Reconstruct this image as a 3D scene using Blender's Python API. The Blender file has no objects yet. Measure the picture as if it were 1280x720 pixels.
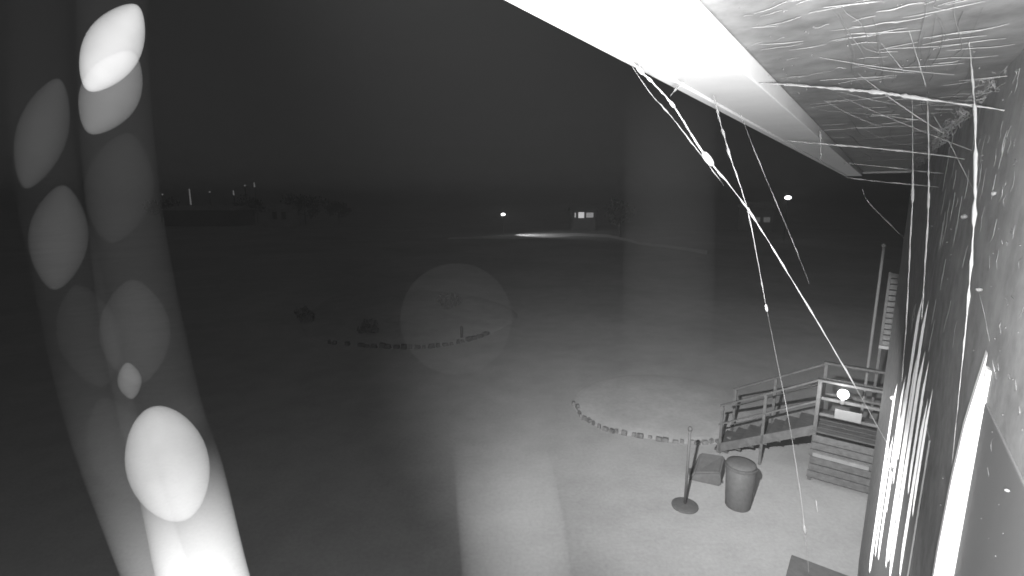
import bpy, bmesh, math, random
from mathutils import Vector, Matrix
random.seed(7)
S = bpy.context.scene
COL = S.collection
R = math.radians

# ------------------------------------------------------------ camera, sky, lamps
F = 620.0                      # focal length in photo pixels (1280 wide)
H = 6.0                        # camera height above the yard
PITCH = math.atan(112 / F)
cam = bpy.data.cameras.new('camera')
cam.sensor_width = 36
cam.lens = F / 1280 * 36
cam.clip_start = 0.02
cam.clip_end = 4000
cam_o = bpy.data.objects.new('camera', cam)
COL.objects.link(cam_o)
cam_o.location = (0, 0, H)
cam_o.rotation_euler = (R(90) - PITCH, 0, 0)
S.camera = cam_o

W = bpy.data.worlds.new('World')
S.world = W
W.use_nodes = True
wn, wl = W.node_tree.nodes, W.node_tree.links
bg = wn['Background']
sky = wn.new('ShaderNodeTexSky')
sky.sky_type = 'NISHITA'
sky.sun_disc = False
sky.sun_elevation = R(-4)
sky.sun_rotation = R(200)
bw = wn.new('ShaderNodeRGBToBW')
wl.new(sky.outputs[0], bw.inputs[0])
ad = wn.new('ShaderNodeMath')
ad.operation = 'MULTIPLY_ADD'
wl.new(bw.outputs[0], ad.inputs[0])
ad.inputs[1].default_value = 0.02
ad.inputs[2].default_value = 0.29      # even night-sky glow over the yard
wl.new(ad.outputs[0], bg.inputs[0])
bg.inputs[1].default_value = 0.05


def lamp(kind, name, loc, energy, target=None, **kw):
    l = bpy.data.lights.new(name, kind)
    l.energy = energy
    for k, v in kw.items():
        setattr(l, k, v)
    o = bpy.data.objects.new(name, l)
    COL.objects.link(o)
    o.location = loc
    if target is not None:
        o.rotation_euler = (Vector(target) - Vector(loc)).to_track_quat('-Z', 'Y').to_euler()
    return o


S.view_settings.view_transform = 'Standard'
S.view_settings.look = 'None'
S.view_settings.exposure = 0
S.view_settings.gamma = 1
S.render.engine = 'CYCLES'
S.cycles.use_denoising = True
S.cycles.denoising_prefilter = 'ACCURATE'
S.cycles.filter_width = 1.7

S.cycles.transparent_max_bounces = 40
S.cycles.max_bounces = 6
S.cycles.volume_bounces = 0
S.cycles.sample_clamp_indirect = 1.5
S.cycles.sample_clamp_direct = 8.0

# ------------------------------------------------------------ where things stand
CAM = Vector((0, 0, H))
SP, CP = math.sin(PITCH), math.cos(PITCH)


def ray(px, py):
    x, y = (px - 640) / F, -(py - 360) / F
    return Vector((x, y * SP + CP, y * CP - SP))      # depth 1 along the optical axis


def at(px, py, depth):
    return CAM + ray(px, py) * depth


def on_ground(px, py, z=0.0):
    d = ray(px, py)
    return CAM + d * ((z - H) / d.z)


_vp = ray(1110, 248)
PSI = math.atan2(_vp.x, _vp.y)
UD = Vector((math.sin(PSI), math.cos(PSI), 0))        # along the wall, away
VD = Vector((-math.cos(PSI), math.sin(PSI), 0))       # out of the wall, left


def wp(u, v, z):                                     # building frame, z relative to camera
    return CAM + UD * u + VD * v + Vector((0, 0, z))


def hit_v(px, py, v):
    d = ray(px, py)
    return d * (v / d.dot(VD))                       # offset from camera


B = 0.40                                             # soffit above camera
d = ray(1140, 215); A = -d.dot(VD) * (B / d.z)       # wall distance
d = ray(1060, 220.7); k = d.dot(UD)
U = B * (ray(1141, 213).dot(UD) / ray(1141, 213).z)
ZL = d.z / k * U                                     # fascia lower edge
CV = d.dot(VD) / k * U                               # fascia distance
print('A', A, 'U', U, 'ZL', ZL, 'CV', CV, 'PSI', math.degrees(PSI))


def on_wall(px, py, off=0.0):
    o = hit_v(px, py, -A + off)
    return o.dot(UD), o.z


def on_soffit(px, py, off=0.0):
    dd = ray(px, py)
    o = dd * ((B - off) / dd.z)
    return o.dot(UD), o.dot(VD)


# infrared lamp at the camera, plus an added unseen spot for its yard beam
yard_fill = lamp('SPOT', 'unseen_yard_fill', wp(0.15, CV + 0.22, 0.85), 12700, on_ground(1005, 345),
             spot_size=R(98), spot_blend=1.0, shadow_soft_size=0.06)
near = lamp('POINT', 'infrared_lamp', wp(0.0, -0.014, -0.026), 560, shadow_soft_size=0.03)
sun = lamp('SUN', 'moon', (0, 0, 50), 0.008, (-20, 30, 0), angle=R(10))

# ------------------------------------------------------------ helpers
MATS = {}


def mat(name, val, rough=0.8, var=0.0, scale=8.0, bump=0.0, spec=0.3, metal=0.0):
    if name in MATS:
        return MATS[name]
    m = bpy.data.materials.new(name)
    m.use_nodes = True
    n, l = m.node_tree.nodes, m.node_tree.links
    b = n['Principled BSDF']
    b.inputs['Base Color'].default_value = (val, val, val, 1)
    b.inputs['Roughness'].default_value = rough
    b.inputs['Specular IOR Level'].default_value = spec
    b.inputs['Metallic'].default_value = metal
    if var or bump:
        tc = n.new('ShaderNodeTexCoord')
        nz = n.new('ShaderNodeTexNoise')
        nz.inputs['Scale'].default_value = scale
        nz.inputs['Detail'].default_value = 8
        nz.inputs['Roughness'].default_value = 0.65
        l.new(tc.outputs['Object'], nz.inputs['Vector'])
        if var:
            r = n.new('ShaderNodeMapRange')
            r.inputs['From Min'].default_value = 0.3
            r.inputs['From Max'].default_value = 0.7
            r.inputs['To Min'].default_value = val * (1 - var)
            r.inputs['To Max'].default_value = val * (1 + var)
            l.new(nz.outputs['Fac'], r.inputs['Value'])
            l.new(r.outputs[0], b.inputs['Base Color'])
        if bump:
            bp = n.new('ShaderNodeBump')
            bp.inputs['Strength'].default_value = bump
            bp.inputs['Distance'].default_value = 0.02
            l.new(nz.outputs['Fac'], bp.inputs['Height'])
            l.new(bp.outputs[0], b.inputs['Normal'])
    MATS[name] = m
    return m


def emit(name, strength):
    if name in MATS:
        return MATS[name]
    m = bpy.data.materials.new(name)
    m.use_nodes = True
    b = m.node_tree.nodes['Principled BSDF']
    b.inputs['Base Color'].default_value = (.8, .8, .8, 1)
    b.inputs['Emission Color'].default_value = (1, 1, 1, 1)
    b.inputs['Emission Strength'].default_value = strength
    MATS[name] = m
    return m


def lens_blur(name, alpha, val=0.6, rim=0.5, streak=0.35, scale=30, power=3):
    """lens blur as a sheer skin: mostly see-through, brighter rim put into opacity"""
    m = bpy.data.materials.new(name)
    m.use_nodes = True
    n, l = m.node_tree.nodes, m.node_tree.links
    for x in list(n):
        n.remove(x)
    out = n.new('ShaderNodeOutputMaterial')
    mix = n.new('ShaderNodeMixShader')
    tr = n.new('ShaderNodeBsdfTransparent')
    df = n.new('ShaderNodeBsdfDiffuse')
    df.inputs['Color'].default_value = (val, val, val, 1)
    lw = n.new('ShaderNodeLayerWeight')
    lw.inputs['Blend'].default_value = 0.25
    pw = n.new('ShaderNodeMath'); pw.operation = 'POWER'
    l.new(lw.outputs['Facing'], pw.inputs[0]); pw.inputs[1].default_value = power
    rm = n.new('ShaderNodeMath'); rm.operation = 'MULTIPLY_ADD'
    l.new(pw.outputs[0], rm.inputs[0]); rm.inputs[1].default_value = rim; rm.inputs[2].default_value = 1
    tc = n.new('ShaderNodeTexCoord')
    nz = n.new('ShaderNodeTexNoise')
    nz.inputs['Scale'].default_value = scale
    nz.inputs['Detail'].default_value = 3
    l.new(tc.outputs['Object'], nz.inputs['Vector'])
    st = n.new('ShaderNodeMath'); st.operation = 'MULTIPLY_ADD'
    l.new(nz.outputs['Fac'], st.inputs[0]); st.inputs[1].default_value = streak * 2; st.inputs[2].default_value = 1 - streak
    mu = n.new('ShaderNodeMath'); mu.operation = 'MULTIPLY'
    l.new(rm.outputs[0], mu.inputs[0]); l.new(st.outputs[0], mu.inputs[1])
    at_ = n.new('ShaderNodeAttribute'); at_.attribute_name = 'blur_brightness'
    m2 = n.new('ShaderNodeMath'); m2.operation = 'MULTIPLY'
    l.new(mu.outputs[0], m2.inputs[0]); l.new(at_.outputs['Fac'], m2.inputs[1])
    m3 = n.new('ShaderNodeMath'); m3.operation = 'MULTIPLY'; m3.use_clamp = True
    l.new(m2.outputs[0], m3.inputs[0]); m3.inputs[1].default_value = alpha * .5
    l.new(m3.outputs[0], mix.inputs[0])
    l.new(tr.outputs[0], mix.inputs[1]); l.new(df.outputs[0], mix.inputs[2])
    l.new(mix.outputs[0], out.inputs[0])
    return m


def link(name, bm, m=None, parent=None, smooth=False):
    me = bpy.data.meshes.new(name)
    bm.to_mesh(me)
    bm.free()
    if smooth:
        for p in me.polygons:
            p.use_smooth = True
    if m:
        me.materials.append(m)
    o = bpy.data.objects.new(name, me)
    COL.objects.link(o)
    if parent:
        o.parent = parent
    return o


def tag(o, label=None, cat=None, group=None, kind=None):
    if label: o['label'] = label
    if cat: o['category'] = cat
    if group: o['group'] = group
    if kind: o['kind'] = kind
    return o


def thing(name, label, cat, loc=(0, 0, 0), rz=0.0, group=None):
    o = bpy.data.objects.new(name, None)
    COL.objects.link(o)
    o.location = loc
    o.rotation_euler = (0, 0, rz)
    return tag(o, label, cat, group)


def box(bm, x0, x1, y0, y1, z0, z1, bevel=0.0, mtx=None):
    vs = [bm.verts.new((x, y, z)) for x in (x0, x1) for y in (y0, y1) for z in (z0, z1)]
    fs = [bm.faces.new([vs[i] for i in q]) for q in
          ((0, 1, 3, 2), (4, 6, 7, 5), (0, 4, 5, 1), (2, 3, 7, 6), (0, 2, 6, 4), (1, 5, 7, 3))]
    if bevel:
        es = list({e for f in fs for e in f.edges})
        r = bmesh.ops.bevel(bm, geom=es, offset=bevel, segments=2, affect='EDGES', profile=0.6)
        vs = list({v for f in r['faces'] for v in f.verts} | {v for v in vs if v.is_valid})
    if mtx is not None:
        for v in vs:
            if v.is_valid:
                v.co = mtx @ v.co
    return vs


def bx(name, m, parent, *a, bevel=0.004, **kw):
    bm = bmesh.new()
    box(bm, *a, bevel=bevel, **kw)
    return link(name, bm, m, parent)


def lathe(bm, prof, seg=24, cx=0, cy=0):
    rings = []
    for r, z in prof:
        rings.append([bm.verts.new((cx + r * math.cos(2 * math.pi * i / seg), cy + r * math.sin(2 * math.pi * i / seg), z))
                      for i in range(seg)])
    for a_, b_ in zip(rings, rings[1:]):
        for i in range(seg):
            j = (i + 1) % seg
            bm.faces.new((a_[i], a_[j], b_[j], b_[i]))
    bm.faces.new(rings[-1])
    bm.faces.new(list(reversed(rings[0])))


def smooth_path(pts, rad, n=6):
    P, Q = [], []
    for i in range(len(pts) - 1):
        p0, p1, p2, p3 = pts[max(i - 1, 0)], pts[i], pts[i + 1], pts[min(i + 2, len(pts) - 1)]
        for j in range(n):
            t = j / n
            P.append(0.5 * (2 * p1 + (p2 - p0) * t + (2 * p0 - 5 * p1 + 4 * p2 - p3) * t * t + (3 * p1 - p0 - 3 * p2 + p3) * t ** 3))
            Q.append(rad[i] * (1 - t) + rad[i + 1] * t)
    P.append(pts[-1]); Q.append(rad[-1])
    return P, Q


def tube(bm, pts, rad, seg=6, caps=True):
    rings = []
    up = Vector((0.13, 0.31, 0.94))
    for i, p in enumerate(pts):
        t = (pts[min(i + 1, len(pts) - 1)] - pts[max(i - 1, 0)]).normalized()
        x = t.cross(up)
        if x.length < 1e-3:
            x = t.cross(Vector((1, 0, 0)))
        x.normalize()
        y = t.cross(x)
        up = x.cross(t) if False else up
        rings.append([bm.verts.new(p + (x * math.cos(2 * math.pi * q / seg) + y * math.sin(2 * math.pi * q / seg)) * rad[i])
                      for q in range(seg)])
    for a_, b_ in zip(rings, rings[1:]):
        for i in range(seg):
            j = (i + 1) % seg
            bm.faces.new((a_[i], a_[j], b_[j], b_[i]))
    if caps:
        bm.faces.new(rings[0]); bm.faces.new(list(reversed(rings[-1])))
    return rings


def set_brightness(o, vals):
    a_ = o.data.attributes.new('blur_brightness', 'FLOAT', 'POINT')  # per-vertex opacity that carries the painted brightness of the blur
    for i, v in enumerate(vals):
        a_.data[i].value = v


# ------------------------------------------------------------ the ground
def ground_mat(name, val, var, scale, bump):
    m = bpy.data.materials.new(name)
    m.use_nodes = True
    n, l = m.node_tree.nodes, m.node_tree.links
    b = n['Principled BSDF']
    b.inputs['Roughness'].default_value = 0.95
    b.inputs['Specular IOR Level'].default_value = 0.1
    tc = n.new('ShaderNodeTexCoord')

    def noise(s, det, ro=0.6, dist=0.0):
        z = n.new('ShaderNodeTexNoise')
        z.inputs['Scale'].default_value = s
        z.inputs['Detail'].default_value = det
        z.inputs['Roughness'].default_value = ro
        z.inputs['Distortion'].default_value = dist
        l.new(tc.outputs['Object'], z.inputs['Vector'])
        return z

    def rng(z, lo, hi, a0=0.3, a1=0.7):
        r = n.new('ShaderNodeMapRange')
        r.inputs['From Min'].default_value = a0
        r.inputs['From Max'].default_value = a1
        r.inputs['To Min'].default_value = lo
        r.inputs['To Max'].default_value = hi
        l.new(z.outputs['Fac'], r.inputs['Value'])
        return r

    def mul(a_, b_):
        q = n.new('ShaderNodeMath'); q.operation = 'MULTIPLY'
        l.new(a_.outputs[0], q.inputs[0]); l.new(b_.outputs[0], q.inputs[1])
        return q
    big = rng(noise(0.12, 4, 0.55, 0.6), 1 - var, 1 + var)
    mid = rng(noise(1.1, 6, 0.6), 1 - var * .55, 1 + var * .55)
    fine = noise(scale, 6, 0.75)
    fr = rng(fine, val * 0.88, val * 1.12)
    l.new(mul(mul(big, mid), fr).outputs[0], b.inputs['Base Color'])
    bp = n.new('ShaderNodeBump')
    bp.inputs['Strength'].default_value = bump
    bp.inputs['Distance'].default_value = 0.03
    l.new(fine.outputs['Fac'], bp.inputs['Height'])
    l.new(bp.outputs[0], b.inputs['Normal'])
    return m


bm = bmesh.new()
vs = [bm.verts.new(p) for p in ((-1500, -60, 0), (1500, -60, 0), (1500, 1500, 0), (-1500, 1500, 0))]
bm.faces.new(vs)
g = link('ground', bm, ground_mat('yard_gravel', 0.36, 0.16, 13, 0.3))
tag(g, kind='structure')


def bed(name, m, pts, z, rise=0.0):
    """a patch of ground with a soft raised middle"""
    bm = bmesh.new()
    c = sum(pts, Vector()) / len(pts)
    rings = []
    for s, h in ((1.0, 0.0), (0.93, 0.8), (0.6, 1.0), (0.25, 1.0)):
        rings.append([bm.verts.new((c.x + (p.x - c.x) * s, c.y + (p.y - c.y) * s, z + rise * h)) for p in pts])
    for a_, b_ in zip(rings, rings[1:]):
        for i in range(len(pts)):
            j = (i + 1) % len(pts)
            bm.faces.new((a_[i], a_[j], b_[j], b_[i]))
    bm.faces.new(rings[-1])
    bmesh.ops.recalc_face_normals(bm, faces=bm.faces)
    return tag(link(name, bm, m, None, True), kind='structure')


def closed(px):
    pts = [on_ground(*p) for p in px]
    n = len(pts)
    out = []
    for i in range(n):
        p0, p1, p2, p3 = pts[i - 1], pts[i], pts[(i + 1) % n], pts[(i + 2) % n]
        for j in range(5):
            t = j / 5
            out.append(0.5 * (2 * p1 + (p2 - p0) * t + (2 * p0 - 5 * p1 + 4 * p2 - p3) * t * t + (3 * p1 - p0 - 3 * p2 + p3) * t ** 3))
    return out


turf = ground_mat('bed_soil', 0.33, 0.22, 6, 0.8)
turf2 = ground_mat('bed_turf', 0.42, 0.16, 8, 0.4)
isle_far = [(405, 429), (450, 433), (520, 436), (575, 429), (625, 412), (646, 392), (600, 372), (520, 362), (430, 368), (385, 392), (380, 415)]
isle_near = [(717, 503), (730, 524), (765, 540), (820, 550), (878, 556), (925, 548), (940, 520), (905, 488), (850, 472), (780, 470), (735, 482)]
bed('far_bed', turf, closed(isle_far), 0.004, 0.10)
bed('near_bed', turf2, closed(isle_near), 0.004, 0.03)


def stones(name, px, size, vals, prob=1.0):
    pts = [on_ground(*p) for p in px]
    P, _ = smooth_path(pts, [0] * len(pts), 40)
    acc, last = 0, P[0]
    bm = bmesh.new()
    for p, q in zip(P, P[1:]):
        acc += (q - p).length
        if acc >= size * 1.1:
            acc = 0
            if random.random() > prob:
                continue
            s = size * random.uniform(.5, 1.2)
            h = size * random.uniform(.45, .8)
            a_ = math.atan2(q.y - p.y, q.x - p.x) + random.uniform(-.25, .25)
            mt = Matrix.Translation(q + Vector((random.uniform(-.04, .04), random.uniform(-.04, .04), 0))) @ Matrix.Rotation(a_, 4, 'Z')
            vv = box(bm, -s / 2, s / 2, -s * .35, s * .35, -.02, h, 0)
            for v in vv:
                if v.co.z > 0:
                    v.co.x *= .8; v.co.y *= .75
                v.co += Vector([random.uniform(-.06, .06) * size for _ in range(3)])
                v.co = mt @ v.co
    return tag(link(name, bm, vals), kind='stuff')


stones('edging_stones', [(405, 429), (450, 433), (520, 436), (575, 429), (612, 417)], 0.24,
       mat('dark_stone', .07, .9, .5, 3), .85)
stones('edging_stones', [(717, 503), (730, 524), (765, 540), (820, 550), (878, 556), (915, 550)], 0.16,
       mat('grey_stone', .15, .9, .6, 3), .95)

# the pale road far across the yard
def road(name, px, m, z):
    bm = bmesh.new()
    L, Rr = [], []
    for x, y0, y1 in px:
        y1 += (y1 - y0) * .35
        L.append(bm.verts.new(on_ground(x, y0, z))); Rr.append(bm.verts.new(on_ground(x, y1, z)))
    for i in range(len(L) - 1):
        bm.faces.new((L[i], Rr[i], Rr[i + 1], L[i + 1]))
    return tag(link(name, bm, m), kind='structure')


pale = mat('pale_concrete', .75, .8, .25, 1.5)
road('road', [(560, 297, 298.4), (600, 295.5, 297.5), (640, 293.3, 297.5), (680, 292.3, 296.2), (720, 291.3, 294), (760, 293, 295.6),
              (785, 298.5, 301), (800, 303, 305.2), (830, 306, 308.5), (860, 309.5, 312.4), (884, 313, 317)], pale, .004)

# ------------------------------------------------------------ the building with its eave
bld = thing('building', 'long dark building wall at right with webbed soffit and pale fascia board', 'building')
MT = Matrix(((UD.x, VD.x, 0, 0), (UD.y, VD.y, 0, 0), (0, 0, 1, H), (0, 0, 0, 1)))
bld.matrix_world = Matrix.Identity(4)
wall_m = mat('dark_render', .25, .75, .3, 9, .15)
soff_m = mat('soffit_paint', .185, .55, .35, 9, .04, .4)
white_m = mat('white_paint', .82, .45, .05, 6)
zb = -H


def wbox(name, m, parent, u0, u1, v0, v1, z0, z1, bevel=.004):
    bm = bmesh.new()
    box(bm, u0, u1, v0, v1, z0, z1, bevel)
    for v in bm.verts:
        v.co = MT @ v.co
    bmesh.ops.recalc_face_normals(bm, faces=bm.faces)
    return link(name, bm, m, parent)


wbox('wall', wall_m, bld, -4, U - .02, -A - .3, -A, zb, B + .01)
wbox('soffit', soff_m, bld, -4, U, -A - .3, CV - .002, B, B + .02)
wbox('roof', mat('roof_felt', .06, .9, .3, 6), bld, -4, U + .05, -A - 3, CV + .05, B + .16, B + .22)
wbox('fascia_board', white_m, bld, -4, U + .01, CV, CV + .03, ZL, B + .15)
# inner batten along the fascia, a step up from its lower edge
wbox('boxed_eave', white_m, bld, -4, U - .02, .66 * CV, CV - .003, ZL + .006, B - .002)
wbox('end_trim', mat('trim_paint', .5, .5, .1, 6), bld, U - .03, U, -A + .002, CV - .08, B - .03, B - .002)

def px_v(x, y, w, u):
    a_, b_ = ray(x, y), ray(x - w, y)
    return b_.dot(VD) / b_.dot(UD) * u - a_.dot(VD) / a_.dot(UD) * u


print('u jamb', on_wall(1241, 452))
# near window: bright jamb facing the camera
u1, z1 = on_wall(1241, 452)
u2, z2 = on_wall(1203, 720)
win = wbox('window', white_m, bld, u1 - .02, u1 + .03, -A + .001, -A + .012, -3.4, z1 - .02)
bm = bmesh.new()
P = px_v(1222, 600, 19, u1)
zt = z1
prof = [(.0, zt + .02), (P * .3, zt - .07), (P * .65, zt - .18), (P * .88, zt - .34), (P, zt - .55), (P, -3.4), (0, -3.4)]
fa = [bm.verts.new(MT @ Vector((u1, -A + .012 + x, z))) for x, z in prof]
fb = [bm.verts.new(MT @ Vector((u1 + .03, -A + .012 + x, z))) for x, z in prof]
bm.faces.new(fa); bm.faces.new(list(reversed(fb)))
for i in range(len(prof)):
    j = (i + 1) % len(prof)
    bm.faces.new((fa[i], fb[i], fb[j], fa[j]))
bmesh.ops.recalc_face_normals(bm, faces=bm.faces)
link('jamb', bm, white_m, win)
glass = mat('dark_glass', .13, .6, 0, 1, 0, .3)
wbox('pane', glass, win, u1 - 1.3, u1 - .03, -A + .001, -A + .006, -3.4, z1 - .1)

# far window bank: a run of bright mullions
ua, _ = on_wall(1168, 480); ub, _ = on_wall(1104, 600)
far = wbox('window', mat('window_frame', .2, .6, .1, 8), bld, ua - .2, min(ub, U - .15), -A + .001, -A + .008, -4.6, -1.0)
bars = [  # top x, top y, bottom y, width in photo pixels
    (1156, 368, 560, 3.5), (1163, 376, 690, 3.5), (1152, 432, 705, 3), (1159, 440, 720, 4), (1164, 452, 610, 3),
    (1169, 488, 640, 3), (1163, 500, 720, 3.5), (1140, 462, 600, 2.5), (1134, 470, 700, 2.5), (1123, 480, 720, 2.5),
    (1118, 545, 700, 2), (1112, 560, 720, 2), (1128, 520, 640, 3)]
for x, y0, y1, w in bars:
    u_, za = on_wall(x, y0)
    u_ = min(u_, U - .1)
    za = (248 - y0) / F * u_ * .84 if False else za
    k_ = 1.0
    zbm = za - (y1 - y0) / F * u_ * math.cos(PSI) * 1.14
    pr = px_v(x, y0, w, u_)
    bm = bmesh.new()
    dz = .16
    pf = [(0, za), (pr * .55, za - dz * .5), (pr, za - dz), (pr, zbm + dz), (pr * .5, zbm + .03), (0, zbm)]
    fa = [bm.verts.new(MT @ Vector((u_, -A + .008 + q, z))) for q, z in pf]
    fb = [bm.verts.new(MT @ Vector((u_ + .02, -A + .008 + q, z))) for q, z in pf]
    bm.faces.new(fa); bm.faces.new(list(reversed(fb)))
    for i in range(6):
        j = (i + 1) % 6
        bm.faces.new((fa[i], fb[i], fb[j], fa[j]))
    bmesh.ops.recalc_face_normals(bm, faces=bm.faces)
    link('mullion', bm, white_m, far)
for x, y in ((1123, 499), (1120, 584)):
    bm = bmesh.new()
    u_, z_ = on_wall(x, y)
    bmesh.ops.create_icosphere(bm, subdivisions=2, radius=.018, matrix=Matrix.Translation(wp(min(u_, U - .12), -A + .04, z_)))
    link('catch', bm, white_m, far, True)

# ------------------------------------------------------------ silk threads and cobweb
silk = mat('silk', .30, .6, 0)
silk_dim = mat('grey_silk', .16, .7, 0)
n_thread = 0


def thread(px, label, m=silk, group='silk threads strung under the eave', knots=()):
    bm = bmesh.new()
    pts = [at(x, y, dpt) for x, y, w, dpt in px]
    rad = [w * .34 / F * dpt for x, y, w, dpt in px]
    rad[0] *= .4; rad[-1] *= .4
    Pp, Q = smooth_path(pts, rad, 10)
    f1, f2 = random.uniform(.5, 1.1), random.uniform(0, 6)
    Q = [q * random.uniform(.4, 1.3) * (1 + .35 * math.sin(f1 * i_ + f2)) for i_, q in enumerate(Q)]
    Pp = [p_ + Vector((random.gauss(0, 1), random.gauss(0, 1), random.gauss(0, 1))) * min(q, .0012) * .3 for p_, q in zip(Pp, Q)]
    tube(bm, Pp, Q, 6)
    for x, y, dpt, rx in knots:
        r = rx / F * dpt
        c = at(x, y, dpt)
        i = min(range(len(Pp)), key=lambda i_: (Pp[i_] - c).length)
        t = (Pp[min(i + 1, len(Pp) - 1)] - Pp[max(i - 1, 0)]).normalized()
        q = t.to_track_quat('Z', 'Y').to_matrix().to_4x4()
        bmesh.ops.create_icosphere(bm, subdivisions=2, radius=r,
                                   matrix=Matrix.Translation(Pp[i]) @ q @ Matrix.Diagonal((.55, .55, 1.8, 1)))
    o = link('spider_thread', bm, m, None, True)
    return tag(o, label, 'thread', group)


thread([(765, 56, 3, .9), (800, 88, 3.5, .95), (840, 130, 3, 1.0), (880, 192, 3.5, 1.05), (935, 262, 3, 1.15), (990, 350, 2.5, 1.25),
        (1050, 450, 2.5, 1.4), (1112, 560, 1.6, 1.6)],
       'long knotted web thread running diagonally from fascia down to the wall',
       knots=((800, 88, .95, 5), (812, 101, .96, 3.5), (842, 133, 1.0, 4), (881, 195, 1.06, 8), (934, 262, 1.15, 2.5)))
thread([(892, 120, 4, 1.2), (900, 152, 3.5, 1.2), (914, 200, 3, 1.2), (935, 265, 2.2, 1.25), (958, 385, 2, 1.3)],
       'bright taut thread dropping steeply from the fascia, upper half', knots=((907, 190, 1.2, 3), (958, 382, 1.3, 3)))
thread([(958, 385, 1.5, 1.3), (985, 520, 1.3, 1.4), (1000, 615, 1.2, 1.45), (1006, 662, 2.2, 1.45), (1011, 716, 1, 1.5)],
       'faint lower thread hanging past the dark bin and stairs', silk_dim, knots=((1006, 662, 1.45, 4),))
thread([(925, 141, 1.2, 1.3), (950, 205, 1.0, 1.3), (990, 300, .9, 1.35), (1012, 355, .6, 1.4)],
       'barely visible thread right of the two crossing threads', silk_dim)
thread([(776, 62, 1.4, .92), (812, 115, 1.4, .95), (836, 142, 2, 1.0), (872, 188, 2, 1.05), (905, 232, 1, 1.1)],
       'frayed thread twisted alongside the long knotted one', silk_dim)
thread([(793, 72, 2.2, .95), (799, 80, 3, .95), (801, 93, 3, .95)], 'short hooked web scrap below the fascia edge')
thread([(855, 102, 3.5, 1.1), (847, 109, 5, 1.1), (838, 120, 1.5, 1.05)], 'short web tuft joining fascia and knotted thread')
thread([(1018, 480, 1, 1.6), (1020, 625, 2.5, 1.6), (1022, 640, 1.2, 1.6)][1:], 'tiny bright web scrap floating right of the bin')
thread([(1140, 95, 1.2, 2.0), (1141, 232, 3, 2.0), (1138, 300, 2.5, 2.0), (1133, 400, 1.6, 2.0), (1127, 480, .8, 2.0)],
       'leftmost upright thread beside the far wall corner')
thread([(1159, 95, 2, 1.9), (1161, 200, 2.8, 1.9), (1160, 270, 4, 1.9), (1156, 340, 2.6, 1.9), (1152, 400, 2, 1.9)],
       'upright thread in front of the bright window bars')
thread([(1205, -10, 2, 1.3), (1214, 80, 2.4, 1.3), (1219, 150, 4.5, 1.3), (1219, 240, 6, 1.3), (1214, 330, 4.5, 1.3), (1207, 410, 2.5, 1.3),
        (1198, 500, 1.2, 1.3), (1190, 580, .8, 1.3)],
       'thickest bright thread bowing down in front of the wall')
thread([(930, 102, 4, 1.5), (1000, 107, 5, 1.5), (1060, 112, 5, 1.5), (1095, 115, 10, 1.5), (1130, 120, 6, 1.5), (1200, 130, 4.5, 1.5), (1245, 136, 4, 1.5), (1290, 145, 1.5, 1.5)],
       'thick bright thread across the soffit with a swollen middle')
thread([(985, 176, 2, 2.2), (1030, 180, 3, 2.2), (1100, 186, 3, 2.2), (1180, 195, 2.4, 2.2), (1260, 208, 1, 2.2)],
       'straight bright thread across the soffit above the last two')
thread([(1055, 204, 1.6, 3), (1110, 209, 2.2, 3), (1150, 214, 1.6, 3), (1200, 219, .6, 3)],
       'second thread from the far end of the soffit')
thread([(1058, 222, 3, 3.2), (1100, 227, 2.6, 3.2), (1145, 231, 2.4, 3.2), (1205, 238, .8, 3.2)],
       'lowest thread strung along the far end of the soffit')
thread([(1150, 79, 2.4, 1.6), (1180, 80, 2.6, 1.6), (1215, 83, 2.8, 1.6), (1245, 92, .8, 1.6)],
       'short level thread above the swollen soffit thread')
thread([(1090, 143, 1.2, 2), (1130, 148, 1.8, 2), (1160, 151, .8, 2)], 'small level thread below the swollen soffit thread')
thread([(1020, 137, .9, 2), (1075, 142, .9, 2), (1088, 143, .6, 2)], 'faint level scrap of thread under the soffit', silk_dim)
thread([(1025, 163, 2.4, 2.2), (1026, 180, 3.2, 2.2), (1026, 202, 2, 2.2)], 'short upright thread crossing the fascia lip')
thread([(1078, 236, .9, 2.4), (1085, 252, 1.4, 2.4), (1110, 278, 1.2, 2.4), (1132, 300, .6, 2.4)], 'thin slanting thread left of the wall corner', silk_dim)
thread([(1060, -5, 1, 1.3), (1075, 25, 1, 1.3), (1100, 52, 1.2, 1.3), (1132, 92, .8, 1.3)], 'thin slanting thread across the soffit top')
thread([(1124, -5, 1.6, 1.2), (1134, 30, 1.6, 1.2), (1146, 70, 1.2, 1.2), (1158, 110, .8, 1.2)], 'slightly curved thread near the top of the soffit')
thread([(1165, 140, .8, 1.7), (1190, 185, .8, 1.7), (1216, 236, 1, 1.7)], 'thin slanting thread right of the soffit corner')
thread([(1240, 450, .8, 1.2), (1250, 490, 1.6, 1.2), (1259, 530, 1.4, 1.2), (1264, 575, .5, 1.2)], 'pale thread right of the bright window jamb')
thread([(1224, 366, .8, 1.3), (1232, 400, .8, 1.3), (1241, 450, .8, 1.3)], 'faint thread above the bright window jamb', silk_dim)
thread([(1252, 300, 1.2, 1.3), (1258, 330, 1, 1.3), (1265, 355, 1, 1.3), (1269, 338, .8, 1.3)], 'hooked thread scrap high on the right wall', silk_dim)

bm = bmesh.new()


def fibre(pts, r):
    Pp, Q = smooth_path(pts, [r * .5] + [r] * (len(pts) - 2) + [r * .4], 3)
    tube(bm, Pp, Q, 3, False)


def speck(p, r):
    bmesh.ops.create_icosphere(bm, subdivisions=1, radius=r,
                               matrix=Matrix.Translation(p) @ Matrix.Diagonal((random.uniform(.6, 1.5), random.uniform(.6, 1.5), 1, 1)))


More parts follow.
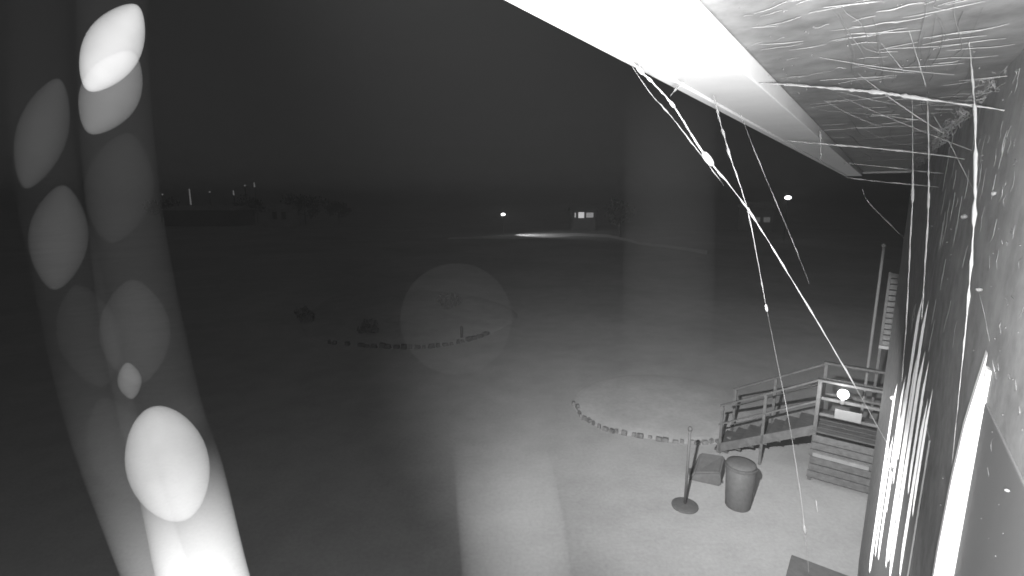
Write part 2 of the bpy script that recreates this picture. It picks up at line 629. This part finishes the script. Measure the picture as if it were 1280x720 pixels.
for i in range(120):                                     # along the soffit, level wisps
    px, py = random.uniform(925, 1200), random.uniform(0, 225)
    if py > 20 + (px - 905) * 1.25 + 0 and px < 1050:
        continue
    u_, v_ = on_soffit(px, py, .03)
    if not (0 < u_ < U) or v_ < -A:
        continue
    ln = random.uniform(.02, .14) * min(u_, 4) / 1.5
    p = wp(u_, v_, B - .03)
    a_ = random.uniform(-.25, .25)
    dr = -VD * math.cos(a_) + UD * math.sin(a_) * 2
    pts = [p + dr * ln * t + Vector((0, 0, random.uniform(-.002, .002))) + UD * random.uniform(-.004, .004) for t in (0, .35, .7, 1)]
    fibre(pts, .0007 * u_ * random.uniform(.5, 1.2))
for i in range(100):                                     # down the wall, upright wisps
    px, py = random.uniform(1140, 1280), random.triangular(0, 600, 120)
    o = hit_v(px, py, -A + .006)
    u_, z_ = o.dot(UD), o.z
    if not 0 < u_ < U - .3 or z_ > B - .02:
        continue
    ln = random.uniform(.02, .10) * u_ / 1.5 * min(1, u_ / 2.6) ** 2
    p = wp(u_, -A + .006, z_)
    q_ = random.uniform(-.05, .4)
    pts = [p + Vector((0, 0, -ln * t)) + UD * (ln * t * q_ + random.uniform(-.02, .02)) + VD * random.uniform(0, .0001) for t in (0, .35, .7, 1)]
    fibre(pts, .0006 * u_ * random.uniform(.4, 1.1))
for i in range(40):                                      # long wisps running away under the soffit
    px, py = random.uniform(1040, 1235), random.uniform(-20, 190)
    u_, v_ = on_soffit(px, py, .03)
    if not (0 < u_ < U - 1) or not -A + .01 < v_ < .5 * CV:
        continue
    ln = min(random.uniform(.08, .45) * u_, U - .6 - u_)
    pts = [wp(u_ + ln * t, v_ + random.uniform(-.006, .006) * u_ - .03 * t * u_ * random.uniform(0, 1) * (v_ > -A + .1), B - .03 - .01 * random.random()) for t in (0, .3, .7, 1)]
    fibre(pts, .0007 * u_ * random.uniform(.3, 1.1))
for i in range(12):                                      # strands crossing from the soffit down to the wall
    px, py = random.uniform(960, 1090), random.uniform(70, 190)
    u_, v_ = on_soffit(px, py, .02)
    if not (0 < u_ < U - 2.5) or not -A + .02 < v_ < .6 * CV:
        continue
    e_ = wp(u_ + random.uniform(-.5, .3) * u_ * .5, -A + .01, B - random.uniform(.02, .5) * u_ * .4)
    s_ = wp(u_, v_, B - .02)
    e_ = s_.lerp(e_, random.uniform(.3, 1))
    fibre([s_.lerp(e_, t) + Vector((0, 0, -.02 * t * (1 - t))) for t in (0, .25, .5, .75, 1)], .0005 * u_ * random.uniform(.4, 1.2))
for i in range(280):                                     # the clogged corner between wall and soffit
    u_ = random.triangular(1.9, U - 1, 2.4)
    q = random.uniform(0, .05)
    p = wp(u_, -A + q, B - random.uniform(0, .06))
    pts = [p + Vector((random.uniform(-.014, .014), random.uniform(-.014, .014), random.uniform(-.014, .014))) * u_ * .5 for _ in range(4)]
    fibre(pts, .00045 * u_ * random.uniform(.4, 1.2))
for i in range(170):
    if random.random() < .6:
        px, py = random.uniform(920, 1230), random.uniform(0, 200)
        u_, v_ = on_soffit(px, py, .02)
        if 0 < u_ < U and v_ > -A and v_ < CV - .1:
            speck(wp(u_, v_, B - .02), .0009 * u_ * random.uniform(.4, 1.3))
    else:
        px, py = random.uniform(1150, 1280), random.uniform(60, 700)
        o = hit_v(px, py, -A + .01)
        if 0 < o.dot(UD) < U - .3 and o.z < B - .02:
            speck(wp(o.dot(UD), -A + .01, o.z), .0007 * o.dot(UD) * random.uniform(.4, 1.3))
for x, y, r in ((1242, 242, 2.2), (1205, 271, 2.4), (1224, 362, 2.2), (1259, 613, 1.6), (1120, 700, .1)):
    o = hit_v(x, y, -A + .02)
    speck(wp(o.dot(UD), -A + .02, o.z), r / F * o.dot(UD))
tag(link('cobweb', bm, mat('cobweb_silk', .17, .8, 0)), kind='stuff')


# lens-blurred threads and ghosts built as sheer tubes, brightness put into opacity
def sheer(px, depth, label, alpha, brightness, seg=40, rim=.5, streak=.2, val=.6, scale=14, n=14, name='blur_band', cat='web strand', group=None):
    pts = [at(x, y, depth) for x, y, w in px]
    rad = [w / 2 / F * depth for x, y, w in px]
    Pp, Q = smooth_path(pts, rad, n)
    D, _ = smooth_path([Vector((q, 0, 0)) for q in brightness], brightness, n)
    bm = bmesh.new()
    tube(bm, Pp, Q, seg, False)
    o = link(name, bm, lens_blur(name + '_veil', alpha, val, rim, streak, scale), None, True)
    set_brightness(o, [max(v.x, 0) for v in D for _ in range(seg)])
    tag(o, label, cat, group)
    return o


def blur_oval(parent, x, y, rx, ry, tilt, depth, alpha, rim=2.6, point=.3, front=.085):
    """lens blur oval built as a lemon-shaped drop on a strand: rx, ry in photo pixels, tilt in degrees from upright"""
    bm = bmesh.new()
    bmesh.ops.create_uvsphere(bm, u_segments=32, v_segments=20, radius=1)
    s = (depth - front) / F
    rot = cam_o.rotation_euler.to_matrix().to_4x4()
    mt = Matrix.Translation(at(x, y, depth - front)) @ rot @ Matrix.Rotation(R(-tilt), 4, 'Z') @ Matrix.Diagonal((rx * s, ry * s, rx * s, 1))
    for v in bm.verts:
        k_ = 1 - point * abs(v.co.y) ** 2                       # pointed ends
        v.co.x *= k_
        v.co.z *= k_
        v.co = mt @ v.co
    o = link('bokeh', bm, lens_blur('bokeh_drop', alpha, .65, rim, .16, 45, 2.4), parent, True)
    set_brightness(o, [1.0] * len(o.data.vertices))
    return o


GS = 'lens blur bands built as sheer tubes close to the lens'
DL = .62
s1 = sheer([(48, -20, 54), (48, 60, 56), (52, 160, 60), (66, 260, 64), (84, 340, 66), (106, 440, 68), (134, 540, 70), (165, 630, 68), (205, 740, 64), (252, 860, 64)],
           DL + .06, 'left lens blur band of the out-of-focus web pair at the left edge, with dim ovals', .0009,
           [.5, .6, .9, 1, 1.2, 1.4, 4, 12, 40, 60], group=GS)  # glare toward the lower end is put into the opacity values
blur_oval(s1, 53, 167, 23, 72, 17, DL + .06, .0036)
blur_oval(s1, 74, 297, 28, 66, 5, DL + .06, .0037)
blur_oval(s1, 112, 420, 30, 66, -14, DL + .06, .0008)
blur_oval(s1, 148, 560, 30, 66, -18, DL + .06, .0008)
s2 = sheer([(141, -20, 70), (142, 60, 71), (147, 160, 74), (157, 260, 76), (168, 340, 80), (182, 420, 84), (204, 520, 86), (228, 600, 90), (260, 740, 94), (296, 860, 98)],
           DL, 'right lens blur band of the out-of-focus web pair at left, with brilliant ovals', .0016,
           [.8, .9, .9, 1, 1.1, 1.2, 2, 8, 70, 90], group=GS)  # bright lower end painted through rising opacity
blur_oval(s2, 141, 60, 27, 62, 30, DL, .05)
blur_oval(s2, 139, 116, 28, 58, 28, DL + .01, .012)
blur_oval(s2, 150, 235, 34, 70, 10, DL, .0008)
blur_oval(s2, 170, 415, 36, 66, -4, DL, .0013)
blur_oval(s2, 162, 476, 12, 23, -8, DL, .0065)
blur_oval(s2, 211, 579, 42, 74, -17, DL, .030, 2.6, .12)
sheer([(836, 90, 104), (836, 160, 110), (836, 260, 110), (834, 360, 110), (832, 460, 112), (828, 560, 116)], .8,
      'wide very faint upright lens ghost band in the middle of the yard view', .0016, [0, .7, 1, .9, .6, 0], rim=.1, group=GS)  # lens ghost shaped as an added tube, fading by opacity
sheer([(622, 500, 112), (626, 560, 120), (634, 620, 128), (642, 680, 134), (660, 860, 140)], .6,
      'broad pale lens blur patch rising from the bottom edge of the view', .0052, [0, .2, 1.35, 1.7, 1.8], rim=.15, streak=.25, group=GS)  # blur patch shaped as an added tube, its brightness set by opacity
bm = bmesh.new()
bmesh.ops.create_uvsphere(bm, u_segments=64, v_segments=40, radius=69 / F * .7, matrix=Matrix.Translation(at(571, 398, .7)))  # lens blur shaped as an added sheer sphere with a painted bright rim
o = link('blur_disc', bm, lens_blur('disc_blur', .0009, .6, 14, .1, 12, 3.6), None, True)
set_brightness(o, [1.0] * len(o.data.vertices))
tag(o, 'lens blur disc, a single round faint droplet floating before the dark yard', 'bokeh')

# ------------------------------------------------------------ things in the yard
# pole on a round base
p = on_ground(856, 633)
t = thing('stanchion', 'thin pole standing on a flat round base beside the bin', 'stanchion', p)
dk = mat('dark_iron', .10, .6, .2, 20)
bm = bmesh.new(); lathe(bm, [(.25, .0), (.255, .02), (.25, .04), (.20, .055), (.05, .07)], 32); link('base', bm, dk, t, False)
bm = bmesh.new(); lathe(bm, [(.026, .07), (.026, 1.62)], 12); link('pole', bm, dk, t, True)
bm = bmesh.new(); lathe(bm, [(.03, 1.60), (.042, 1.62), (.042, 1.66), (.02, 1.69)], 12); link('cap', bm, dk, t, True)

# bin
p = on_ground(922, 632)
t = thing('bin', 'tall dark rubbish bin, tapered, standing beside the stairs', 'bin', p)
bn = mat('bin_plastic', .095, .6, .15, 15)
bm = bmesh.new(); lathe(bm, [(.225, .0), (.235, .02), (.275, .84), (.262, .85)], 32); link('body', bm, bn, t, True)
bm = bmesh.new(); lathe(bm, [(.277, .82), (.29, .83), (.29, .87), (.277, .88)], 32); link('rim', bm, bn, t)
bm = bmesh.new(); lathe(bm, [(.282, .88), (.27, .92), (.16, .955), (.04, .965)], 32); link('lid', bm, bn, t, True)

# dark wedge
p = on_ground(884, 596)
t = thing('crate', 'low dark slanted crate lying behind the thin pole', 'crate', p, R(-14))
bm = bmesh.new()
q = [(-.42, -.24, 0), (.22, -.36, 0), (.40, .25, 0), (-.25, .38, 0), (-.30, -.20, .17), (.20, -.30, .30), (.36, .22, .44), (-.12, .34, .40)]
vs = [bm.verts.new(v) for v in q]
for f_ in ((3, 2, 1, 0), (4, 5, 6, 7), (0, 1, 5, 4), (1, 2, 6, 5), (2, 3, 7, 6), (3, 0, 4, 7)):
    bm.faces.new([vs[i] for i in f_])
bmesh.ops.bevel(bm, geom=list(bm.edges), offset=.03, segments=2, affect='EDGES')
link('body', bm, mat('crate_board', .10, .8, .2, 14), t)
bx('plinth', mat('crate_board', .1), t, -.38, .30, -.20, .22, .0, .035)

# dark flat-topped box at the very bottom
p = at(1050, 742, 6.7)
t = thing('locker', 'dark flat lid of a locker cut off by the bottom edge', 'locker', (p.x, p.y, 0), -PSI)
lk = mat('locker_paint', .1, .7, .2, 10)
bx('body', lk, t, -.58, .62, -.5, .4, 0, p.z - .06, bevel=.01)
bx('lid', lk, t, -.64, .68, -.56, .46, p.z - .06, p.z, bevel=.015)

# stairs and landing, in the building's frame
uL = on_ground(1050, 612)
oL = uL - Vector((0, 0, 0))
u0 = oL.dot(UD); v0 = oL.dot(VD)
foot = on_ground(890, 574)
uf, vf = foot.dot(UD), foot.dot(VD)
st = thing('staircase', 'grey timber outdoor stair and railed landing at the wall end', 'staircase')
wood = mat('grey_timber', .105, .8, .3, 9, .3)
wood2 = mat('worn_timber', .08, .7, .3, 9, .3)
vl0, vl1 = v0 - .75, v0 + .62
FZ = 1.15 - H


def sb(name, m, u0_, u1_, v0_, v1_, z0, z1, bevel=.004, par=None):
    return wbox(name, m, par or st, u0_, u1_, v0_, v1_, z0 - H, z1 - H, bevel)


UF = u0
for i in range(6):                                              # floor boards of the landing
    sb('floor_board', wood2, UF + .02 + i * .24, UF + .24 + i * .24, vl0, vl1, 1.12, 1.15)
for i in range(6):                                              # skirt boards
    sb('skirt_board', wood, UF - .02 - .004 * (i % 2), UF + .01, vl0 + .03 * (i % 2), vl1 - .02 * (i % 3), .1 + i * .165, .1 + i * .165 + .145)
for vv in (vl0 + .05, vl1 - .05):
    for uu in (UF + .03, UF + 1.4):
        sb('post', wood, uu, uu + .07, vv - .035, vv + .035, 0, 2.24)
for z in (1.5, 1.85):
    sb('rail', wood, UF + .05, UF + .09, vl0 + .1, vl1 - .1, z, z + .055)
sb('top_rail', wood2, UF + .0, UF + .13, vl0, vl1, 2.241, 2.29)
sb('top_rail', wood2, UF + 1.37, UF + 1.5, vl0, vl1, 2.241, 2.29)
for z in (1.5, 1.85):
    sb('rail', wood, UF + 1.42, UF + 1.46, vl0 + .1, vl1 - .1, z, z + .055)
sb('beam', mat('pale_timber', .22, .6, .2, 9), UF - .10, UF - .03, v0 - .43, v0 + .55, .62, .70)
# flight going down to the left
ns = 7
run = (vf - vl1)
for i in range(ns):
    f0 = (i + .1) / ns
    z = 1.15 * (1 - (i + 1) / (ns + .5))
    sb('step', wood2, UF + .1, UF + 1.3, vl1 + run * f0, vl1 + run * f0 + run / ns * 1.15, z - .04, z)
for uu in (UF + .05, UF + 1.32):
    for zo, nm, th in ((1.08, 'handrail', .045), (.62, 'middle_rail', .035), (-.12, 'stringer', .22)):
        bm = bmesh.new()
        pts = [(vl1 - .02, 1.15 + zo), (vl1 + run, .08 + zo)]
        pf = []
        for (v_, z) in pts:
            for du in (0, .05):
                pf.append(bm.verts.new(MT @ Vector((uu + du, v_, max(z, .01) - H))))
                pf.append(bm.verts.new(MT @ Vector((uu + du, v_, max(z, .01) + th - H))))
        for f_ in ((0, 1, 3, 2), (4, 6, 7, 5), (0, 4, 5, 1), (2, 3, 7, 6), (0, 2, 6, 4), (1, 5, 7, 3)):
            bm.faces.new([pf[i] for i in f_])
        bmesh.ops.recalc_face_normals(bm, faces=bm.faces)
        link(nm, bm, wood if nm != 'handrail' else wood2, st)
    for f_ in (.5, .97):
        v_ = vl1 + run * f_
        zg = 1.15 - 1.07 * f_
        sb('post', wood, uu, uu + .06, v_ - .03, v_ + .03, 0, zg + 1.07)

# sign under the lamp
c = hit = None
def on_u(px, py, u_):
    dd = ray(px, py)
    o = dd * (u_ / dd.dot(UD))
    return o.dot(VD), o.z + H
va, za = on_u(1044, 511, UF - .06); vb, zb2 = on_u(1076, 530, UF - .06)
sg = thing('sign', 'blank pale rectangular board on the stair landing below the lamp', 'sign')
wbox('board', mat('sign_white', .2, .6, .08, 9), sg, UF - .06, UF - .035, vb, va, zb2 - H, za - H)
# lamp on the landing
vl, zl = on_u(1054, 493, UF - .12)
lp = thing('wall_lamp', 'glaring round lamp on the stair landing above the pale board', 'lamp')
bm = bmesh.new()
bmesh.ops.create_icosphere(bm, subdivisions=3, radius=.10, matrix=Matrix.Translation(wp(UF - .12, vl, zl - H)))
link('globe', bm, emit('lamp_glow', 30), lp, True)
wbox('bracket', dk, lp, UF - .12, UF + .05, vl - .03, vl + .03, zl - H - .22, zl - H - .13)
lamp('POINT', 'stair_lamp_light', wp(UF - .45, vl + .05, zl - H + .1), 25, shadow_soft_size=.1)

# tall pole and slatted pylon behind the landing
va, za = on_u(1105, 308, UF + 1.9)
t = thing('flagpole', 'slim upright pole rising behind the stair landing', 'pole')
bm = bmesh.new()
pb = wp(UF + 1.9, va, -H)
tube(bm, [pb, pb + Vector((0, 0, za))], [.035, .028], 12); link('mast', bm, mat('galvanised', .14, .5, .1, 10), t, True)
bm = bmesh.new()
bmesh.ops.create_icosphere(bm, subdivisions=2, radius=.05, matrix=Matrix.Translation(pb + Vector((0, 0, za + .02)))); link('finial', bm, MATS['galvanised'], t, True)
va, za = on_u(1113, 340, UF + 1.6); vb, _ = on_u(1127, 340, UF + 1.6)
_, zb3 = on_u(1113, 433, UF + 1.6)
t = thing('slatted_screen', 'tall narrow slatted panel upright between pole and wall', 'screen')
for v_ in (va, vb):
    wbox('upright', wood2, t, UF + 1.6, UF + 1.65, v_ - .025, v_ + .025, -H, za - H)
k_ = 0
z = zb3
while z < za - .06:
    wbox('slat', wood, t, UF + 1.61, UF + 1.635, vb + .027, va - .027, z - H, z + .10 - H)
    z += .125
wbox('ledge', MATS['pale_timber'], t, UF + 1.55, UF + 1.60, vb - .03, va + .03, zb3 - .07 - H, zb3 - H)

# small dark post and scrubby plants in the far bed
p = on_ground(577, 424)
t = thing('marker_post', 'short dark post at the stone edge of the far bed', 'post', p)
bm = bmesh.new(); lathe(bm, [(.06, 0), (.055, .55), (.02, .6)], 10); link('stake', bm, mat('post_dark', .04), t, True)
bm = bmesh.new(); lathe(bm, [(.075, 0), (.07, .06), (.061, .08)], 10); link('foot', bm, MATS['post_dark'], t, True)

leaf = mat('dark_leaf', .07, .8, .4, 3)
bark = mat('bark', .08, .9, .3, 5)


def leaf_cloud(bm, clumps, per, size):
    for c, r in clumps:
        for _ in range(per):
            d_ = Vector((random.gauss(0, 1), random.gauss(0, 1), random.gauss(0, .8))).normalized() * r * random.uniform(.45, 1.05)
            p_ = c + d_
            n_ = Vector((random.uniform(-1, 1), random.uniform(-1, 1), random.uniform(-.2, 1))).normalized()
            x_ = n_.cross(Vector((0, 0, 1)) if abs(n_.z) < .9 else Vector((1, 0, 0))).normalized()
            y_ = n_.cross(x_)
            s = size * random.uniform(.6, 1.4)
            bm.faces.new([bm.verts.new(p_ + x_ * a_ * s + y_ * b_ * s) for a_, b_ in ((-.5, 0), (0, -.9), (.5, 0), (0, .9))])


def shrub(px, py, h, w, label):
    p = on_ground(px, py)
    t = thing('shrub', label, 'shrub', p)
    bm = bmesh.new()
    leaf_cloud(bm, [(Vector((random.uniform(-w, w) * .5, random.uniform(-w, w) * .3, h * random.uniform(.35, .8))), h * .3) for _ in range(6)], 60, h * .13)
    link('foliage', bm, leaf, t)
    bm = bmesh.new()
    for i in range(4):
        tube(bm, [Vector((0, 0, 0)), Vector((random.uniform(-w, w) * .4, random.uniform(-w, w) * .2, h * .6))], [.03, .012], 5)
    link('stem', bm, bark, t)


shrub(381, 402, .8, 1.1, 'low dark scrubby shrub left of the far bed')
shrub(462, 419, .7, .6, 'tiny dark shrub behind the edging of the far bed')
shrub(562, 388, .9, 1.0, 'small shrub inside the far bed')


def tree(px, py, h, w, label):
    p = on_ground(px, py)
    t = thing('tree', label, 'tree', p, random.uniform(0, 6), 'dark trees at the far side of the yard')
    bm = bmesh.new()
    tube(bm, [Vector((0, 0, 0)), Vector((.1, .05, h * .35)), Vector((.0, .1, h * .75))], [h * .03, h * .022, h * .008], 8)
    ends = []
    for i in range(7):
        a_ = i * 2.4
        z = h * (.3 + .07 * i)
        e = Vector((math.cos(a_) * w * .35, math.sin(a_) * w * .35, z + h * .14))
        tube(bm, [Vector((.05, .05, z)), e], [h * .012, h * .004], 5)
        ends.append(e)
    link('trunk', bm, bark, t)
    bm = bmesh.new()
    cl = [(e + Vector((random.uniform(-.1, .1) * w, random.uniform(-.1, .1) * w, random.uniform(0, .1) * h)), w * random.uniform(.14, .24)) for e in ends for _ in (0, 1)]
    cl += [(Vector((random.uniform(-.15, .15) * w, random.uniform(-.15, .15) * w, h * random.uniform(.7, .92))), w * .18) for _ in range(4)]
    leaf_cloud(bm, cl, 70, h * .045)
    link('crown', bm, leaf, t)


tree(203, 279, 5.46, 7, 'dark tree at far left, nearest the web strands')
tree(318, 279, 5.8500000000000005, 7, 'dark tree between the long low building and the pale shed')
tree(382, 281, 6.24, 8, 'largest dark tree right of the pale shed')
tree(424, 279, 5.07, 6, 'dark tree rightmost of the far left row')
tree(775, 296, 5.5, 4.5, 'small dark tree right of the lit kiosk')


# ------------------------------------------------------------ far side: poles, houses, lamps
GP = 'thin pale poles over the far buildings'
for i, (x, y0, dep, lab) in enumerate(((237, 236, 112, 'brightest thin pale pole over the far low building'),
                         (203, 243, 118, 'leftmost thin pale pole beyond the web strands'),
                         (262, 240, 118, 'dim thin pole over the middle of the low building'),
                         (292, 238, 116, 'thin pale pole at the right end of the low building'),
                         (306, 232, 118, 'tallest of the thin poles beside the dark tree'),
                         (318, 228, 122, 'rightmost thin pale pole beside the dark tree'))):
    top = at(x, y0, dep)
    t = thing('mast', lab, 'mast', (top.x, top.y, 0), 0, GP)
    bm = bmesh.new()
    hh = top.z
    tube(bm, [Vector((0, 0, 0)), Vector((0, 0, hh))], [.12, .07], 8); link('pole', bm, MATS['galvanised'], t, True)
    bm = bmesh.new()
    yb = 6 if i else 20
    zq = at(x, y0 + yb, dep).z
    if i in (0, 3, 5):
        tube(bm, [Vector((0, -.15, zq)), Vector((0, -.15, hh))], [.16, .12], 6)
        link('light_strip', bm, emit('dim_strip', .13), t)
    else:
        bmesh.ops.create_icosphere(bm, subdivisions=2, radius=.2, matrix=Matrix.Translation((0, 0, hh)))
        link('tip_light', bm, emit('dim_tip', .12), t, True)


def house(name, px0, px1, ytop, dep, label, cat, wall, roof, depth=8, wins=(), h_over=None):
    a_ = at(px0, ytop, dep); b_ = at(px1, ytop, dep)
    w = (b_ - a_).length
    c = (a_ + b_) / 2
    h = h_over or c.z
    t = thing(name, label, cat, (c.x, c.y, 0), math.atan2(b_.y - a_.y, b_.x - a_.x))
    bx('wall', wall, t, -w / 2, w / 2, 0, depth, 0, h * .8, bevel=.02)
    bm = bmesh.new()
    e = .4
    v = [(-w / 2 - e, -e, h * .8 + .003), (w / 2 + e, -e, h * .8 + .003), (w / 2 + e, depth + e, h * .8 + .003), (-w / 2 - e, depth + e, h * .8 + .003),
         (-w / 2 - e, depth / 2, h), (w / 2 + e, depth / 2, h)]
    V_ = [bm.verts.new(q) for q in v]
    for f_ in ((0, 1, 5, 4), (2, 3, 4, 5), (0, 4, 3), (1, 2, 5), (3, 2, 1, 0)):
        bm.faces.new([V_[i] for i in f_])
    link('roof', bm, roof, t)
    for (x0, x1, z0, z1, em) in wins:
        f = bx('window', MATS['window_frame'], t, x0 * w, x1 * w, -.08, -.003, z0 * h, z1 * h, bevel=.01)
        bx('pane', em, f, x0 * w + .12, x1 * w - .12, -.11, -.083, z0 * h + .1, z1 * h - .1, bevel=.005)
    return t


dimwall = mat('far_wall', .2, .9, .2, 1)
droof = mat('far_roof', .35, .8, .2, 1)
dw = mat('far_dark', .16, .9, .2, 1)
house('low_building', 203, 291, 258, 108, 'long low building far left with pale roof under the poles', 'building', dw, droof, 9,
      [(-.4, -.32, .3, .6, glass), (-.15, -.07, .3, .6, glass), (.1, .18, .3, .6, glass), (.33, .41, .3, .6, glass)])
house('shed', 334, 361, 256, 104, 'small pale shed between dark trees far left', 'shed', mat('shed_wall', .5, .8, .1, 1), droof, 4,
      [(-.3, -.08, .35, .7, glass), (.12, .34, .35, .7, glass)])
house('kiosk', 716, 745, 259, 96, 'small dark kiosk with brightly lit windows on the horizon', 'kiosk', dw, dw, 5,
      [(-.44, -.34, .52, .78, emit('pane_dim', .35)), (-.28, .02, .50, .80, emit('pane_bright', .6)), (.06, .42, .52, .78, emit('pane_mid', .22))])
house('cabin', 940, 968, 252, 90, 'dim cabin with two faint windows right of the crossing threads', 'cabin', dimwall, droof, 5,
      [(-.4, -.05, .30, .5, emit('pane_faint', .06)), (.05, .40, .30, .5, emit('pane_faint', .06))])


def street_lamp(px, py, dep, r, e, label, power):
    top = at(px, py, dep)
    t = thing('street_lamp', label, 'street lamp', (top.x, top.y, 0), 0, None)
    bm = bmesh.new()
    tube(bm, [Vector((0, 0, 0)), Vector((0, 0, top.z - r * .8))], [.08, .05], 8); link('post', bm, dk, t, True)
    bm = bmesh.new()
    bmesh.ops.create_icosphere(bm, subdivisions=2, radius=r, matrix=Matrix.Translation((0, 0, top.z)) @ Matrix.Diagonal((1.35, 1, .8, 1)))
    link('lamp_head', bm, emit('street_glow', e), t, True)
    bm = bmesh.new()
    lathe(bm, [(r * .5, top.z + r * .8), (r * .7, top.z + r * .82), (r * .2, top.z + r * .98)], 12); link('hood', bm, dk, t)
    if power:
        lamp('POINT', 'street_lamp_light', (top.x, top.y - r - .3, top.z - .2), power, shadow_soft_size=.2)
    return t


street_lamp(629, 268, 82, .27, 6, 'tiny bright street lamp on its post in the far middle', 0)
street_lamp(985, 247, 70, .34, 10, 'glaring street lamp at right just above the horizon', 0)
# wet glow along the far road: the lamp out there lights it
pr_ = at(629, 268, 82)
lamp('SPOT', 'street_lamp_light', (pr_.x + .3, pr_.y - .5, pr_.z - .2), 2000, on_ground(745, 293), spot_size=R(112), spot_blend=.9,
     shadow_soft_size=.2)

# ------------------------------------------------------------ night haze
bm = bmesh.new()
box(bm, -1600, 1600, -80, 1600, -1, 16)
hz = link('haze', bm)
m = bpy.data.materials.new('night_haze')
m.use_nodes = True
nn, nl = m.node_tree.nodes, m.node_tree.links
for x in list(nn):
    nn.remove(x)
out = nn.new('ShaderNodeOutputMaterial')
pv = nn.new('ShaderNodeVolumePrincipled')
pv.inputs['Color'].default_value = (.9, .9, .9, 1)
pv.inputs['Density'].default_value = 0.0035
pv.inputs['Anisotropy'].default_value = 0.86
nl.new(pv.outputs[0], out.inputs['Volume'])
hz.data.materials.append(m)
hz['kind'] = 'stuff'
